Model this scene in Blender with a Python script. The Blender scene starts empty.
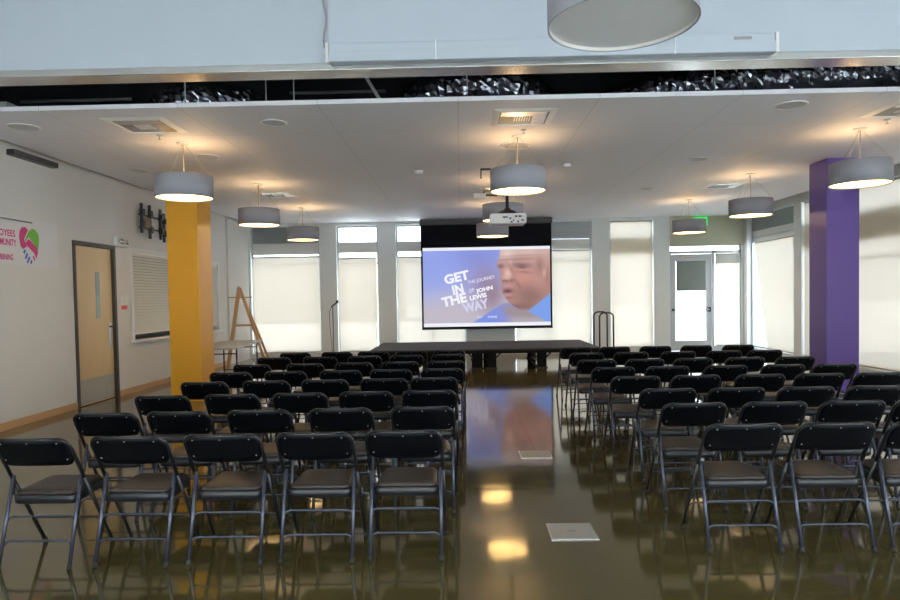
import bpy, math, random
from mathutils import Vector, Matrix
random.seed(7)
S = bpy.context.scene
C = S.collection
PI = math.pi
R = math.radians

# ------------------------------------------------------------------ colours and materials
def lin(c):
    c = c / 255.0
    return c / 12.92 if c <= .04045 else ((c + .055) / 1.055) ** 2.4
def rgb(r, g, b):
    return (lin(r), lin(g), lin(b), 1.0)

def mat(name, col=(.5, .5, .5, 1), rough=.5, metal=0.0, spec=.5, noise=0.0, nscale=8.0, bump=0.0, bscale=60.0, emit=None, estr=0.0, stretch=None):
    m = bpy.data.materials.new(name); m.use_nodes = True
    nt = m.node_tree; b = nt.nodes['Principled BSDF']
    b.inputs['Base Color'].default_value = col
    b.inputs['Roughness'].default_value = rough
    b.inputs['Metallic'].default_value = metal
    b.inputs['Specular IOR Level'].default_value = spec
    tc = nt.nodes.new('ShaderNodeTexCoord')
    vec = tc.outputs['Object']
    if stretch:
        mp = nt.nodes.new('ShaderNodeMapping'); mp.inputs['Scale'].default_value = stretch
        nt.links.new(vec, mp.inputs['Vector']); vec = mp.outputs['Vector']
    if noise > 0:
        n = nt.nodes.new('ShaderNodeTexNoise'); n.inputs['Scale'].default_value = nscale; n.inputs['Detail'].default_value = 5
        nt.links.new(vec, n.inputs['Vector'])
        mx = nt.nodes.new('ShaderNodeMix'); mx.data_type = 'RGBA'
        lo = tuple(max(0, c * (1 - noise)) for c in col[:3]) + (1,)
        hi = tuple(min(1, c * (1 + noise)) for c in col[:3]) + (1,)
        mx.inputs[6].default_value = lo; mx.inputs[7].default_value = hi
        nt.links.new(n.outputs['Fac'], mx.inputs[0]); nt.links.new(mx.outputs[2], b.inputs['Base Color'])
    if bump > 0:
        n2 = nt.nodes.new('ShaderNodeTexNoise'); n2.inputs['Scale'].default_value = bscale; n2.inputs['Detail'].default_value = 3
        nt.links.new(vec, n2.inputs['Vector'])
        bp = nt.nodes.new('ShaderNodeBump'); bp.inputs['Strength'].default_value = bump; bp.inputs['Distance'].default_value = .01
        nt.links.new(n2.outputs['Fac'], bp.inputs['Height']); nt.links.new(bp.outputs['Normal'], b.inputs['Normal'])
    if emit:
        b.inputs['Emission Color'].default_value = emit; b.inputs['Emission Strength'].default_value = estr
    return m

M = {}
M['wall'] = mat('wall_paint', (.66, .655, .635, 1), .7, noise=.03, nscale=3, bump=.08, bscale=120)
M['wallgrey'] = mat('pillar_paint', (.74, .77, .77, 1), .6, noise=.03, nscale=3)
M['bulk'] = mat('bulkhead_paint', (.41, .465, .53, 1), .55, noise=.03, nscale=2)
M['white'] = mat('white_paint', (.72, .74, .76, 1), .55, noise=.03, nscale=2)
M['offwhite'] = mat('offwhite_enamel', (.7, .7, .7, 1), .4)
M['olive'] = mat('olive_panel', (.40, .40, .30, 1), .6, noise=.05)
M['louver'] = mat('grey_louver', (.42, .45, .47, 1), .4)
M['transom'] = mat('grey_transom', (.24, .27, .28, 1), .3, noise=.08, nscale=3)
M['yellow'] = mat('yellow_paint', (.60, .285, .005, 1), .38, noise=.06, nscale=2, bump=.05, bscale=80)
M['purple'] = mat('purple_paint', (.115, .068, .31, 1), .38, noise=.06, nscale=2, bump=.05, bscale=80)
M['black'] = mat('black_enamel', (.012, .013, .016, 1), .3, spec=.5, noise=.1, nscale=30)
M['blackback'] = mat('black_enamel_panel', (.003, .0035, .005, 1), .36, spec=.14, noise=.15, nscale=20, bump=.05, bscale=200)
M['legs'] = mat('dark_steel_leg_sheen', (.07, .08, .115, 1), .27, metal=.55, spec=.6, noise=.1, nscale=30)  # dark steel; bluish daylight sheen on the tubes put into the colour
M['vinyl'] = mat('dark_brown_vinyl', (.036, .025, .019, 1), .40, spec=.5, noise=.2, nscale=14, bump=.15, bscale=150)
M['rubber'] = mat('black_rubber', (.02, .02, .02, 1), .7)
M['rivet'] = mat('rivet_steel', (.32, .33, .36, 1), .35, metal=1)
M['steel'] = mat('brushed_steel', (.55, .55, .55, 1), .32, metal=1, noise=.1, nscale=30, stretch=(1, 1, 20))
M['alu'] = mat('aluminium', (.62, .62, .62, 1), .26, metal=.9, noise=.06, nscale=6, stretch=(.2, 8, 8))
M['frame'] = mat('window_aluminium', (.48, .51, .53, 1), .4, metal=.3)
M['bronze'] = mat('dark_bronze', (.035, .028, .022, 1), .45, noise=.1)
M['drum'] = mat('grey_drum_fabric', (.30, .31, .36, 1), .8, noise=.08, nscale=60, bump=.1, bscale=300)
M['druminner'] = mat('white_drum_lining', (.75, .73, .70, 1), .6)
M['canopy'] = mat('canopy_white', (.75, .72, .68, 1), .4)
M['opal'] = mat('lit_opal_diffuser', (.9, .88, .82, 1), .5, emit=(1, .63, .24, 1), estr=11.0)
M['opaloff'] = mat('unlit_opal_diffuser', (.86, .88, .92, 1), .22, noise=.03)
M['screenblack'] = mat('screen_black_masking', (.004, .0045, .008, 1), .8, spec=.15)
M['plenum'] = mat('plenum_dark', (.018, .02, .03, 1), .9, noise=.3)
M['foil'] = mat('foil_duct', (.24, .26, .31, 1), .22, metal=.95, noise=.35, nscale=10, bump=1.0, bscale=11)
M['pipe'] = mat('grey_pipe', (.12, .13, .15, 1), .5)
M['birch'] = mat('birch_veneer', (.64, .47, .25, 1), .42, noise=.10, nscale=5, stretch=(6, 6, .6))
M['oak'] = mat('oak_baseboard', (.50, .31, .16, 1), .45, noise=.15, nscale=6, stretch=(6, .5, 6))
M['pine'] = mat('pine_wood', (.47, .27, .12, 1), .5, noise=.15, nscale=8, stretch=(8, 8, .6))
M['tabletop'] = mat('grey_laminate', (.42, .44, .44, 1), .4, noise=.06, nscale=20)
M['blind'] = mat('blind_slat', (.74, .74, .68, 1), .45)
M['lite'] = mat('dark_glass_lite', (.25, .32, .33, 1), .1)
M['dark'] = mat('dark_opening', (.03, .033, .03, 1), .5)
M['greyshade'] = mat('grey_door_blind', (.20, .23, .22, 1), .8, noise=.05, nscale=40)
M['stage'] = mat('stage_carpet', (.034, .034, .036, 1), .75, noise=.25, nscale=30, bump=.2, bscale=200)
M['plastic'] = mat('white_plastic', (.72, .72, .72, 1), .4)
M['grille'] = mat('pale_grille', (.55, .55, .58, 1), .6)
M['ventwhite'] = mat('vent_white', (.88, .88, .86, 1), .4)
M['lid'] = mat('floor_box_lid', (.33, .31, .27, 1), .45, noise=.12, nscale=20)
M['kick'] = mat('kick_plate_metal', (.42, .40, .35, 1), .35, metal=.3, noise=.12, nscale=10)
M['stem'] = mat('stem_brass', (.40, .34, .24, 1), .5)
M['edge'] = mat('black_edge', (.010, .010, .011, 1), .85, spec=.15)
M['blackplastic'] = mat('black_plastic', (.02, .02, .022, 1), .45)
M['red'] = mat('red_print', (.7, .06, .05, 1), .5)
M['magenta'] = mat('magenta_print', (.52, .02, .18, 1), .5)
M['green'] = mat('green_print', (.12, .42, .03, 1), .5)
M['blue'] = mat('blue_print', (.05, .16, .55, 1), .5)
M['bannerm'] = mat('white_vinyl_banner', (.68, .68, .70, 1), .4, noise=.03)
M['boxtan'] = mat('brown_cardboard', (.28, .19, .12, 1), .7)
M['text'] = mat('projected_white', (.02, .02, .02, 1), .9, emit=(.93, .93, 1, 1), estr=.95)
M['text2'] = mat('projected_pale_blue', (.02, .02, .02, 1), .9, emit=(.72, .72, .95, 1), estr=.9)
M['exitgreen'] = mat('exit_green', (.02, .1, .03, 1), .4, emit=(.02, 1, .15, 1), estr=.9)
M['concrete'] = mat('outside_concrete', (.70, .69, .68, 1), .8, noise=.08, nscale=2)
M['stucco'] = mat('pale_stucco', (.40, .36, .30, 1), .8, noise=.05)
M['roof'] = mat('outside_roof', (.28, .22, .19, 1), .8, noise=.1)
M['greylabel'] = mat('grey_label', (.25, .25, .26, 1), .5)

def floor_mat():
    m = bpy.data.materials.new('polished_concrete'); m.use_nodes = True
    nt = m.node_tree; N = nt.nodes; L = nt.links; b = N['Principled BSDF']
    tc = N.new('ShaderNodeTexCoord')
    n1 = N.new('ShaderNodeTexNoise'); n1.inputs['Scale'].default_value = 1.1; n1.inputs['Detail'].default_value = 5; n1.inputs['Roughness'].default_value = .55
    L.new(tc.outputs['Object'], n1.inputs['Vector'])
    n2 = N.new('ShaderNodeTexNoise'); n2.inputs['Scale'].default_value = 26; n2.inputs['Detail'].default_value = 4
    L.new(tc.outputs['Object'], n2.inputs['Vector'])
    r1 = N.new('ShaderNodeValToRGB')
    r1.color_ramp.elements[0].position = .3; r1.color_ramp.elements[0].color = (.074, .057, .017, 1)
    r1.color_ramp.elements[1].position = .72; r1.color_ramp.elements[1].color = (.098, .076, .025, 1)
    L.new(n1.outputs['Fac'], r1.inputs['Fac'])
    mx = N.new('ShaderNodeMix'); mx.data_type = 'RGBA'; mx.blend_type = 'MULTIPLY'
    mx.inputs[0].default_value = .22
    L.new(r1.outputs['Color'], mx.inputs[6])
    r2 = N.new('ShaderNodeValToRGB')
    r2.color_ramp.elements[0].position = .3; r2.color_ramp.elements[0].color = (.6, .6, .6, 1)
    r2.color_ramp.elements[1].position = .7; r2.color_ramp.elements[1].color = (1.1, 1.1, 1.1, 1)
    L.new(n2.outputs['Fac'], r2.inputs['Fac']); L.new(r2.outputs['Color'], mx.inputs[7])
    # saw-cut joints
    sx = N.new('ShaderNodeSeparateXYZ'); L.new(tc.outputs['Object'], sx.inputs[0])
    def line(out, off, period, w):
        a = N.new('ShaderNodeMath'); a.operation = 'SUBTRACT'; a.inputs[1].default_value = off - period * 50; L.new(out, a.inputs[0])
        md = N.new('ShaderNodeMath'); md.operation = 'MODULO'; md.inputs[1].default_value = period; L.new(a.outputs[0], md.inputs[0])
        lt = N.new('ShaderNodeMath'); lt.operation = 'LESS_THAN'; lt.inputs[1].default_value = w; L.new(md.outputs[0], lt.inputs[0])
        return lt.outputs[0]
    ja = line(sx.outputs[0], .712, 4.2, .012); jb = line(sx.outputs[1], 4.25, 8.4, .008)
    mxx = N.new('ShaderNodeMath'); mxx.operation = 'MAXIMUM'; L.new(ja, mxx.inputs[0]); L.new(jb, mxx.inputs[1])
    mj = N.new('ShaderNodeMix'); mj.data_type = 'RGBA'; L.new(mxx.outputs[0], mj.inputs[0]); L.new(mx.outputs[2], mj.inputs[6]); mj.inputs[7].default_value = (.015, .012, .008, 1)
    L.new(mj.outputs[2], b.inputs['Base Color'])
    rr = N.new('ShaderNodeMapRange'); rr.inputs[3].default_value = .079; rr.inputs[4].default_value = .092
    L.new(n1.outputs['Fac'], rr.inputs[0]); L.new(rr.outputs[0], b.inputs['Roughness'])
    b.inputs['IOR'].default_value = 1.85
    b.inputs['Specular Tint'].default_value = (1, .93, .78, 1)
    n3 = N.new('ShaderNodeTexNoise'); n3.inputs['Scale'].default_value = 2.2; n3.inputs['Detail'].default_value = 2
    L.new(tc.outputs['Object'], n3.inputs['Vector'])
    bp = N.new('ShaderNodeBump'); bp.inputs['Strength'].default_value = .035; bp.inputs['Distance'].default_value = .05
    L.new(n3.outputs['Fac'], bp.inputs['Height']); L.new(bp.outputs['Normal'], b.inputs['Normal'])
    return m
M['floor'] = floor_mat()

def ceil_mat():
    m = mat('ceiling_board', (.80, .80, .86, 1), .6)
    nt = m.node_tree; N = nt.nodes; L = nt.links; b = N['Principled BSDF']
    tc = N.new('ShaderNodeTexCoord'); sx = N.new('ShaderNodeSeparateXYZ'); L.new(tc.outputs['Object'], sx.inputs[0])
    def line(out, off, period, w):
        a = N.new('ShaderNodeMath'); a.operation = 'SUBTRACT'; a.inputs[1].default_value = off - period * 50; L.new(out, a.inputs[0])
        md = N.new('ShaderNodeMath'); md.operation = 'MODULO'; md.inputs[1].default_value = period; L.new(a.outputs[0], md.inputs[0])
        lt = N.new('ShaderNodeMath'); lt.operation = 'LESS_THAN'; lt.inputs[1].default_value = w; L.new(md.outputs[0], lt.inputs[0])
        return lt.outputs[0]
    ja = line(sx.outputs[0], 0, 1.43, .007); jb = line(sx.outputs[1], 7.9, 2.9, .007)
    mxx = N.new('ShaderNodeMath'); mxx.operation = 'MAXIMUM'; L.new(ja, mxx.inputs[0]); L.new(jb, mxx.inputs[1])
    mj = N.new('ShaderNodeMix'); mj.data_type = 'RGBA'; L.new(mxx.outputs[0], mj.inputs[0])
    mj.inputs[6].default_value = (.80, .80, .86, 1); mj.inputs[7].default_value = (.55, .55, .58, 1)
    L.new(mj.outputs[2], b.inputs['Base Color'])
    return m
M['ceiling'] = ceil_mat()

def glass_mat():
    m = bpy.data.materials.new('window_glass'); m.use_nodes = True
    nt = m.node_tree; N = nt.nodes; L = nt.links
    for n in list(N): N.remove(n)
    o = N.new('ShaderNodeOutputMaterial'); mx = N.new('ShaderNodeMixShader'); t = N.new('ShaderNodeBsdfTransparent'); g = N.new('ShaderNodeBsdfGlossy'); lw = N.new('ShaderNodeLayerWeight'); pw = N.new('ShaderNodeMath'); pw.operation = 'POWER'; f = N.new('ShaderNodeMath'); f.operation = 'MULTIPLY_ADD'
    t.inputs[0].default_value = (.95, .97, .96, 1); g.inputs['Roughness'].default_value = .02; lw.inputs[0].default_value = .5; pw.inputs[1].default_value = 5; f.inputs[1].default_value = .92; f.inputs[2].default_value = .04; L.new(lw.outputs['Facing'], pw.inputs[0]); L.new(pw.outputs[0], f.inputs[0])
    L.new(f.outputs[0], mx.inputs[0]); L.new(t.outputs[0], mx.inputs[1]); L.new(g.outputs[0], mx.inputs[2]); L.new(mx.outputs[0], o.inputs[0])
    return m
M['glass'] = glass_mat()

def shade_mat(name, trans, diff, openness):
    """translucent roller-shade cloth with a slightly open weave"""
    m = bpy.data.materials.new(name); m.use_nodes = True
    nt = m.node_tree; N = nt.nodes; L = nt.links
    for n in list(N): N.remove(n)
    o = N.new('ShaderNodeOutputMaterial')
    tr = N.new('ShaderNodeBsdfTranslucent'); tr.inputs[0].default_value = trans
    di = N.new('ShaderNodeBsdfDiffuse'); di.inputs[0].default_value = diff
    tp = N.new('ShaderNodeBsdfTransparent'); tp.inputs[0].default_value = openness
    tc = N.new('ShaderNodeTexCoord'); nz = N.new('ShaderNodeTexNoise'); nz.inputs['Scale'].default_value = 3
    mp = N.new('ShaderNodeMapping'); mp.inputs['Scale'].default_value = (4, 4, .15)
    L.new(tc.outputs['Object'], mp.inputs[0]); L.new(mp.outputs[0], nz.inputs['Vector'])
    cm = N.new('ShaderNodeMix'); cm.data_type = 'RGBA'; cm.inputs[6].default_value = tuple(c * .93 for c in trans[:3]) + (1,); cm.inputs[7].default_value = tuple(c * 1.05 for c in trans[:3]) + (1,)
    L.new(nz.outputs['Fac'], cm.inputs[0]); L.new(cm.outputs[2], tr.inputs[0])
    a1 = N.new('ShaderNodeAddShader'); a2 = N.new('ShaderNodeAddShader')
    L.new(tr.outputs[0], a1.inputs[0]); L.new(di.outputs[0], a1.inputs[1])
    L.new(a1.outputs[0], a2.inputs[0]); L.new(tp.outputs[0], a2.inputs[1]); L.new(a2.outputs[0], o.inputs[0])
    return m
SKY = 6.5
M['shade'] = shade_mat('cream_roller_shade', (.120, .109, .096, 1), (.62, .57, .46, 1), (.026, .0255, .025, 1))
M['valance'] = mat('grey_beige_valance', (.42, .42, .38, 1), .6)

# ------------------------------------------------------------------ mesh builder
class MB:
    def __init__(s, xf=None): s.v = []; s.f = []; s.sm = []; s.xf = xf
    def add(s, vs, fs, smooth=False):
        b = len(s.v)
        for p in vs:
            s.v.append(tuple(s.xf(*p)) if s.xf else tuple(p))
        for f in fs: s.f.append(tuple(b + i for i in f)); s.sm.append(smooth)
        return s
    def box(s, x0, x1, y0, y1, z0, z1):
        vs = [(x0, y0, z0), (x1, y0, z0), (x1, y1, z0), (x0, y1, z0), (x0, y0, z1), (x1, y0, z1), (x1, y1, z1), (x0, y1, z1)]
        return s.add(vs, [(0, 3, 2, 1), (4, 5, 6, 7), (0, 1, 5, 4), (1, 2, 6, 5), (2, 3, 7, 6), (3, 0, 4, 7)])
    def bar(s, a, b, w, h, up=(0, 0, 1)):
        a = Vector(a); b = Vector(b); d = (b - a).normalized(); u = Vector(up)
        if abs(d.dot(u)) > .95: u = Vector((0, 1, 0))
        r = d.cross(u).normalized(); u = r.cross(d)
        vs = []
        for p in (a, b):
            for i, j in ((-1, -1), (1, -1), (1, 1), (-1, 1)): vs.append(p + r * (i * w / 2) + u * (j * h / 2))
        return s.add(vs, [(0, 3, 2, 1), (4, 5, 6, 7), (0, 1, 5, 4), (1, 2, 6, 5), (2, 3, 7, 6), (3, 0, 4, 7)])
    def tube(s, pts, r, n=8, rad=None, cap=True):
        P = [Vector(p) for p in pts]; vs = []; fs = []
        t0 = (P[1] - P[0]).normalized(); u = Vector((0, 0, 1)) if abs(t0.z) < .9 else Vector((0, 1, 0))
        nrm = (u - t0 * u.dot(t0)).normalized()
        for i, p in enumerate(P):
            t = ((P[min(i + 1, len(P) - 1)] - p).normalized() + (p - P[max(i - 1, 0)]).normalized())
            t = t.normalized()
            nrm = (nrm - t * nrm.dot(t)).normalized(); bn = t.cross(nrm)
            rr = rad[i] if rad else r
            for k in range(n):
                a = 2 * PI * k / n
                vs.append(p + nrm * (math.cos(a) * rr) + bn * (math.sin(a) * rr))
        for i in range(len(P) - 1):
            for k in range(n):
                k2 = (k + 1) % n
                fs.append((i * n + k, i * n + k2, (i + 1) * n + k2, (i + 1) * n + k))
        s.add(vs, fs, True)
        if cap:
            b = len(s.v) - len(vs)
            s.f.append(tuple(b + k for k in reversed(range(n)))); s.sm.append(False)
            s.f.append(tuple(b + (len(P) - 1) * n + k for k in range(n))); s.sm.append(False)
        return s
    def lathe(s, prof, n=32, c=(0, 0, 0), closed=False, smooth=True):
        vs = []; fs = []; m = len(prof)
        for r, z in prof:
            for k in range(n):
                a = 2 * PI * k / n; vs.append((c[0] + r * math.cos(a), c[1] + r * math.sin(a), c[2] + z))
        for i in range(m if closed else m - 1):
            j = (i + 1) % m
            for k in range(n):
                k2 = (k + 1) % n; fs.append((i * n + k, i * n + k2, j * n + k2, j * n + k))
        return s.add(vs, fs, smooth)
    def cyl(s, c, r, z0, z1, n=24):
        s.lathe([(r, z0), (r, z1)], n, c, smooth=True)
        b = len(s.v) - 2 * n
        s.f.append(tuple(b + k for k in reversed(range(n)))); s.sm.append(False)
        s.f.append(tuple(b + n + k for k in range(n))); s.sm.append(False)
        return s
    def prism(s, poly, y0, y1):
        """outline in (x, z) pushed from y0 to y1"""
        n = len(poly); vs = [(x, y0, z) for x, z in poly] + [(x, y1, z) for x, z in poly]
        fs = [tuple(range(n)), tuple(reversed(range(n, 2 * n)))] + [(i, i + n, (i + 1) % n + n, (i + 1) % n) for i in range(n)]
        return s.add(vs, fs)
    def rings(s, rings, smooth=True):
        """stack of equal-length loops, capped at both ends"""
        n = len(rings[0]); vs = [p for r in rings for p in r]; fs = []
        for i in range(len(rings) - 1):
            for k in range(n):
                k2 = (k + 1) % n; fs.append((i * n + k, i * n + k2, (i + 1) * n + k2, (i + 1) * n + k))
        s.add(vs, fs, smooth); b = len(s.v) - len(vs)
        s.f.append(tuple(b + k for k in reversed(range(n)))); s.sm.append(False)
        s.f.append(tuple(b + (len(rings) - 1) * n + k for k in range(n))); s.sm.append(False)
        return s
    def build(s, name, material, parent=None, bevel=0, loc=None):
        me = bpy.data.meshes.new(name); me.from_pydata(s.v, [], s.f); me.polygons.foreach_set('use_smooth', s.sm); me.update()
        import bmesh
        bm = bmesh.new(); bm.from_mesh(me); bmesh.ops.recalc_face_normals(bm, faces=bm.faces); bm.to_mesh(me); bm.free()
        o = bpy.data.objects.new(name, me); C.objects.link(o)
        if material: me.materials.append(material)
        if parent: o.parent = parent
        if loc: o.location = loc
        if bevel:
            b = o.modifiers.new('edge', 'BEVEL'); b.width = bevel; b.segments = 2; b.limit_method = 'ANGLE'; b.angle_limit = R(50)
        return o

def tag(o, label=None, cat=None, group=None, kind=None):
    if label: o['label'] = label
    if cat: o['category'] = cat
    if group: o['group'] = group
    if kind: o['kind'] = kind
    return o
def empty(name, loc=(0, 0, 0), rz=0):
    o = bpy.data.objects.new(name, None); C.objects.link(o); o.location = loc; o.rotation_euler = (0, 0, rz); o.empty_display_size = .1
    return o
def kids(o): return [c for c in bpy.data.objects if c.parent is o]
CH = {}
def tree(o):
    if o not in CH: CH[o] = [(c, tree(c)) for c in kids(o)]
    return CH[o]
def copy_tree(o, loc, rz=0, label=None):
    def rec(src, sub, par):
        c = src.copy(); C.objects.link(c)
        if par: c.parent = par
        for a, b in sub: rec(a, b, c)
        return c
    c = rec(o, tree(o), None); c.location = loc; c.rotation_euler = (0, 0, rz)
    if label: c['label'] = label
    return c
def struct(o): o['kind'] = 'structure'; return o
def arc(cx, cz, r, a0, a1, n=6):
    return [(cx + r * math.cos(R(a0 + (a1 - a0) * i / n)), cz + r * math.sin(R(a0 + (a1 - a0) * i / n))) for i in range(n + 1)]
def rrect(x0, x1, y0, y1, r, n=5):
    return arc(x1 - r, y1 - r, r, 0, 90, n) + arc(x0 + r, y1 - r, r, 90, 180, n) + arc(x0 + r, y0 + r, r, 180, 270, n) + arc(x1 - r, y0 + r, r, 270, 360, n)

# ------------------------------------------------------------------ dimensions
CAMZ = 1.55
XL, XR, YB, YR = -5.62, 7.35, 17.30, -2.2
ZC = 3.52             # underside of the lowered ceiling
HI = 4.7              # top of walls

# ------------------------------------------------------------------ shell
struct(MB().box(XL - .3, XR + .3, YR - .3, YB + .3, -.12, 0).build('floor', M['floor']))
struct(MB().box(XL + .14, XR - .42, 6.74, YB, ZC, ZC + .045).build('ceiling', M['ceiling']))
t = struct(MB().box(XL - .3, XR + .3, YR - .3, YB + .3, HI, HI + .15).build('ceiling_upper', M['plenum']))
struct(MB().box(XL + .0, XR, YR, 5.79, 4.45, 4.50).build('ceiling_front', M['white']))
struct(MB().box(XL - .3, XR + .3, YR - .3, YR, 0, .25).box(XL - .3, XR + .3, YR - .3, YR, 3.3, HI)
       .box(XL - .3, XL + .6, YR - .3, YR, .25, 3.3).box(XR - .6, XR + .3, YR - .3, YR, .25, 3.3)
       .box(-1.5, -1.1, YR - .3, YR, .25, 3.3).box(2.9, 3.3, YR - .3, YR, .25, 3.3).build('wall_rear', M['wall']))

# left wall with openings
LW = lambda d, a, z: (XL - d, a, z)
dY0, dY1, dZ = 9.49, 10.66, 2.46
w1 = (11.18, 13.05, .90, 2.47)
w2 = (13.55, 15.25, .88, 2.42)
m = MB(LW)
m.box(0, .25, YR - .3, dY0, 0, HI).box(0, .25, dY0, dY1, dZ, HI).box(0, .25, dY1, w1[0], 0, HI)
for w in (w1, w2): m.box(0, .25, w[0], w[1], 0, w[2]).box(0, .25, w[0], w[1], w[3], HI)
m.box(0, .25, w1[1], w2[0], 0, HI).box(0, .25, w2[1], YB + .3, 0, HI)
m.box(-.05, 0, 15.78, YB, 0, ZC)
struct(m.build('wall_left', M['wall']))
struct(MB(LW).box(-.016, 0, YR, dY0 - .01, 0, .10).build('baseboard_left', M['oak'], bevel=.004))
struct(MB(LW).box(-.016, 0, dY1 + .01, 15.76, 0, .10).build('baseboard_left_far', M['oak'], bevel=.004))

# back wall: pillars between bays  (X ranges of the openings)
BAY = {'A': (-5.52, -3.70), 'B': (-3.25, -2.16), 'C': (-1.69, .12), 'D': (1.38, 3.43), 'E': (3.90, 5.03), 'F': (5.45, 7.31)}
Z0, Z1 = .12, 3.44
m = MB()
edges = [XL] + [e for k in 'ABCDEF' for e in BAY[k]] + [XR]
for i in range(0, len(edges), 2): m.box(edges[i], edges[i + 1], YB, YB + .25, 0, HI)
for k, (a, b) in BAY.items():
    if k != 'F': m.box(a, b, YB, YB + .25, 0, Z0)
    m.box(a, b, YB, YB + .25, Z1, HI)
struct(m.build('wall_back', M['wallgrey']))
# slim darker channel strips beside each pillar
# right wall
RB = {'G': (14.72, 17.10), 'H': (12.95, 14.40), 'J': (8.6, 12.75), 'K': (4.2, 8.2), 'L': (-1.2, 3.8)}
RW = lambda d, a, z: (XR + d, a, z)
m = MB(RW); ys = [YR - .3] + [e for k in 'LKJHG' for e in RB[k]] + [YB + .3]
for i in range(0, len(ys), 2): m.box(0, .25, ys[i], ys[i + 1], 0, HI)
for k, (a, b) in RB.items(): m.box(0, .25, a, b, 0, Z0).box(0, .25, a, b, Z1, HI)
struct(m.build('wall_right', M['wallgrey']))
struct(MB(RW).box(-.10, -.0, 4.2, 14.6, .04, .12).build('trim_1', M['frame'], bevel=.006))
BW = lambda d, a, z: (a, YB + d, z)

wn = [0]
def window(xf, a0, a1, z0, z1, bars, spandrel=None, sp_mat=None, verts=(), transom=None):
    """frame + glass; bars: z of horizontal mullions; spandrel: opaque band"""
    wn[0] += 1
    f = MB(xf); w = .045; d0, d1 = .12, .19
    f.box(d0, d1, a0, a0 + w, z0, z1).box(d0, d1, a1 - w, a1, z0, z1)
    f.box(d0, d1, a0 + w, a1 - w, z0, z0 + w).box(d0, d1, a0 + w, a1 - w, z1 - w, z1)
    for z in bars: f.box(d0, d1, a0 + w, a1 - w, z - .02, z + .02)
    for a in verts: f.box(d0, d1, a - .022, a + .022, z0 + w, z1 - w)
    o = struct(f.build('window_%d' % wn[0], M['frame']))
    if spandrel:
        MB(xf).box(.13, .185, a0 + .004, a1 - .004, spandrel[0], spandrel[1]).build('spandrel', sp_mat or M['wall'], o)
    if transom:
        MB(xf).box(.11, .15, a0 + w, a1 - w, transom[0], transom[1]).build('transom_panel', transom[2], o)
    cuts = [z0] + ([spandrel[0], spandrel[1]] if spandrel else []) + [z1]
    for i in range(0, len(cuts), 2):
        aa = [a0] + list(verts) + [a1]
        for j in range(len(aa) - 1):
            MB(xf).box(.15, .156, aa[j] + .01, aa[j + 1] - .01, cuts[i] + .01, cuts[i + 1] - .01).build('pane', M['glass'], o)
    return o

def shade(xf, a0, a1, z0, z1, label, vh=.0, quad=None, d=.055):
    """roller shade: cloth, roller, bottom bar, optional valance board"""
    e = empty('roller_shade', xf(d, (a0 + a1) / 2, z0))
    tag(e, label, 'roller shade', 'roller shades on the windows')
    inv = e.location.copy()
    def g(dd, a, z): p = Vector(xf(dd, a, z)) - inv; return p
    q = quad or ((a0, z0), (a1, z0), (a1, z1), (a0, z1))
    n = 14; vs = []; fs = []
    for i in range(n + 1):
        for j in range(n + 1):
            u, v = i / n, j / n
            ab = q[0][0] * (1 - u) + q[1][0] * u; at_ = q[3][0] * (1 - u) + q[2][0] * u
            zb = q[0][1] * (1 - u) + q[1][1] * u; zt = q[3][1] * (1 - u) + q[2][1] * u
            vs.append((d + .004 * math.sin(u * 9 + a0), ab * (1 - v) + at_ * v, zb * (1 - v) + zt * v))
    for i in range(n):
        for j in range(n):
            k = i * (n + 1) + j; fs.append((k, k + 1, k + n + 2, k + n + 1))
    MB(g).add(vs, fs, True).build('shade_cloth', M['shade'], e)
    MB(g).box(d - .012, d + .012, min(q[0][0], q[1][0]), max(q[0][0], q[1][0]), q[0][1] - .028, q[0][1]).build('bottom_bar', M['valance'], e)
    MB(g).tube([(d + .02, q[3][0], z1 + .012), (d + .02, q[2][0], z1 + .012)], .022, 10).build('roller_tube', M['valance'], e)
    if vh: MB(g).box(d - .05, d - .035, a0, a1, z1 - vh, z1 + .04).build('valance', M['valance'], e)
    return e

# back windows and their shades
a, b = BAY['A']; window(BW, a, b, Z0, Z1, [2.46], (2.72, 3.02), None, (), (3.02, Z1, M['transom']))
shade(BW, a + .05, b - .03, .15, 2.64, 'wide cream roller shade behind the wooden easel, beside the left corner')
a, b = BAY['B']; window(BW, a, b, Z0, Z1, [2.46], (2.74, 3.02))
shade(BW, a + .05, b - .05, .15, 2.58, 'narrow cream roller shade beside the microphone stand')
a, b = BAY['C']; window(BW, a, b, Z0, Z1, [2.46], (2.74, 3.02), None, (-.75,))
shade(BW, a + .05, b - .03, .15, 2.58, 'cream roller shade partly behind the left side of the projection screen')
a, b = BAY['D']; window(BW, a, b, Z0, Z1, [2.42], (2.72, 3.0), None, (2.3,))
shade(BW, a + .05, b - .05, .15, 2.68, 'cream roller shade beside the right side of the projection screen')
a, b = BAY['E']; window(BW, a, b, Z0, Z1, [], (2.56, 3.0))
shade(BW, a + .03, b - .03, .15, 3.40, 'tall narrow cream roller shade beside the black handrails')
# louvre box in the head of bay D
lv = MB(BW)
for k in range(4): lv.box(.02, .06 + .0 * k, 1.42, 3.40, 3.03 + k * .10, 3.10 + k * .10)
lv.box(.075, .10, 1.40, 3.42, 3.0, 3.44)
struct(lv.build('trim_2', M['louver']))
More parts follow.
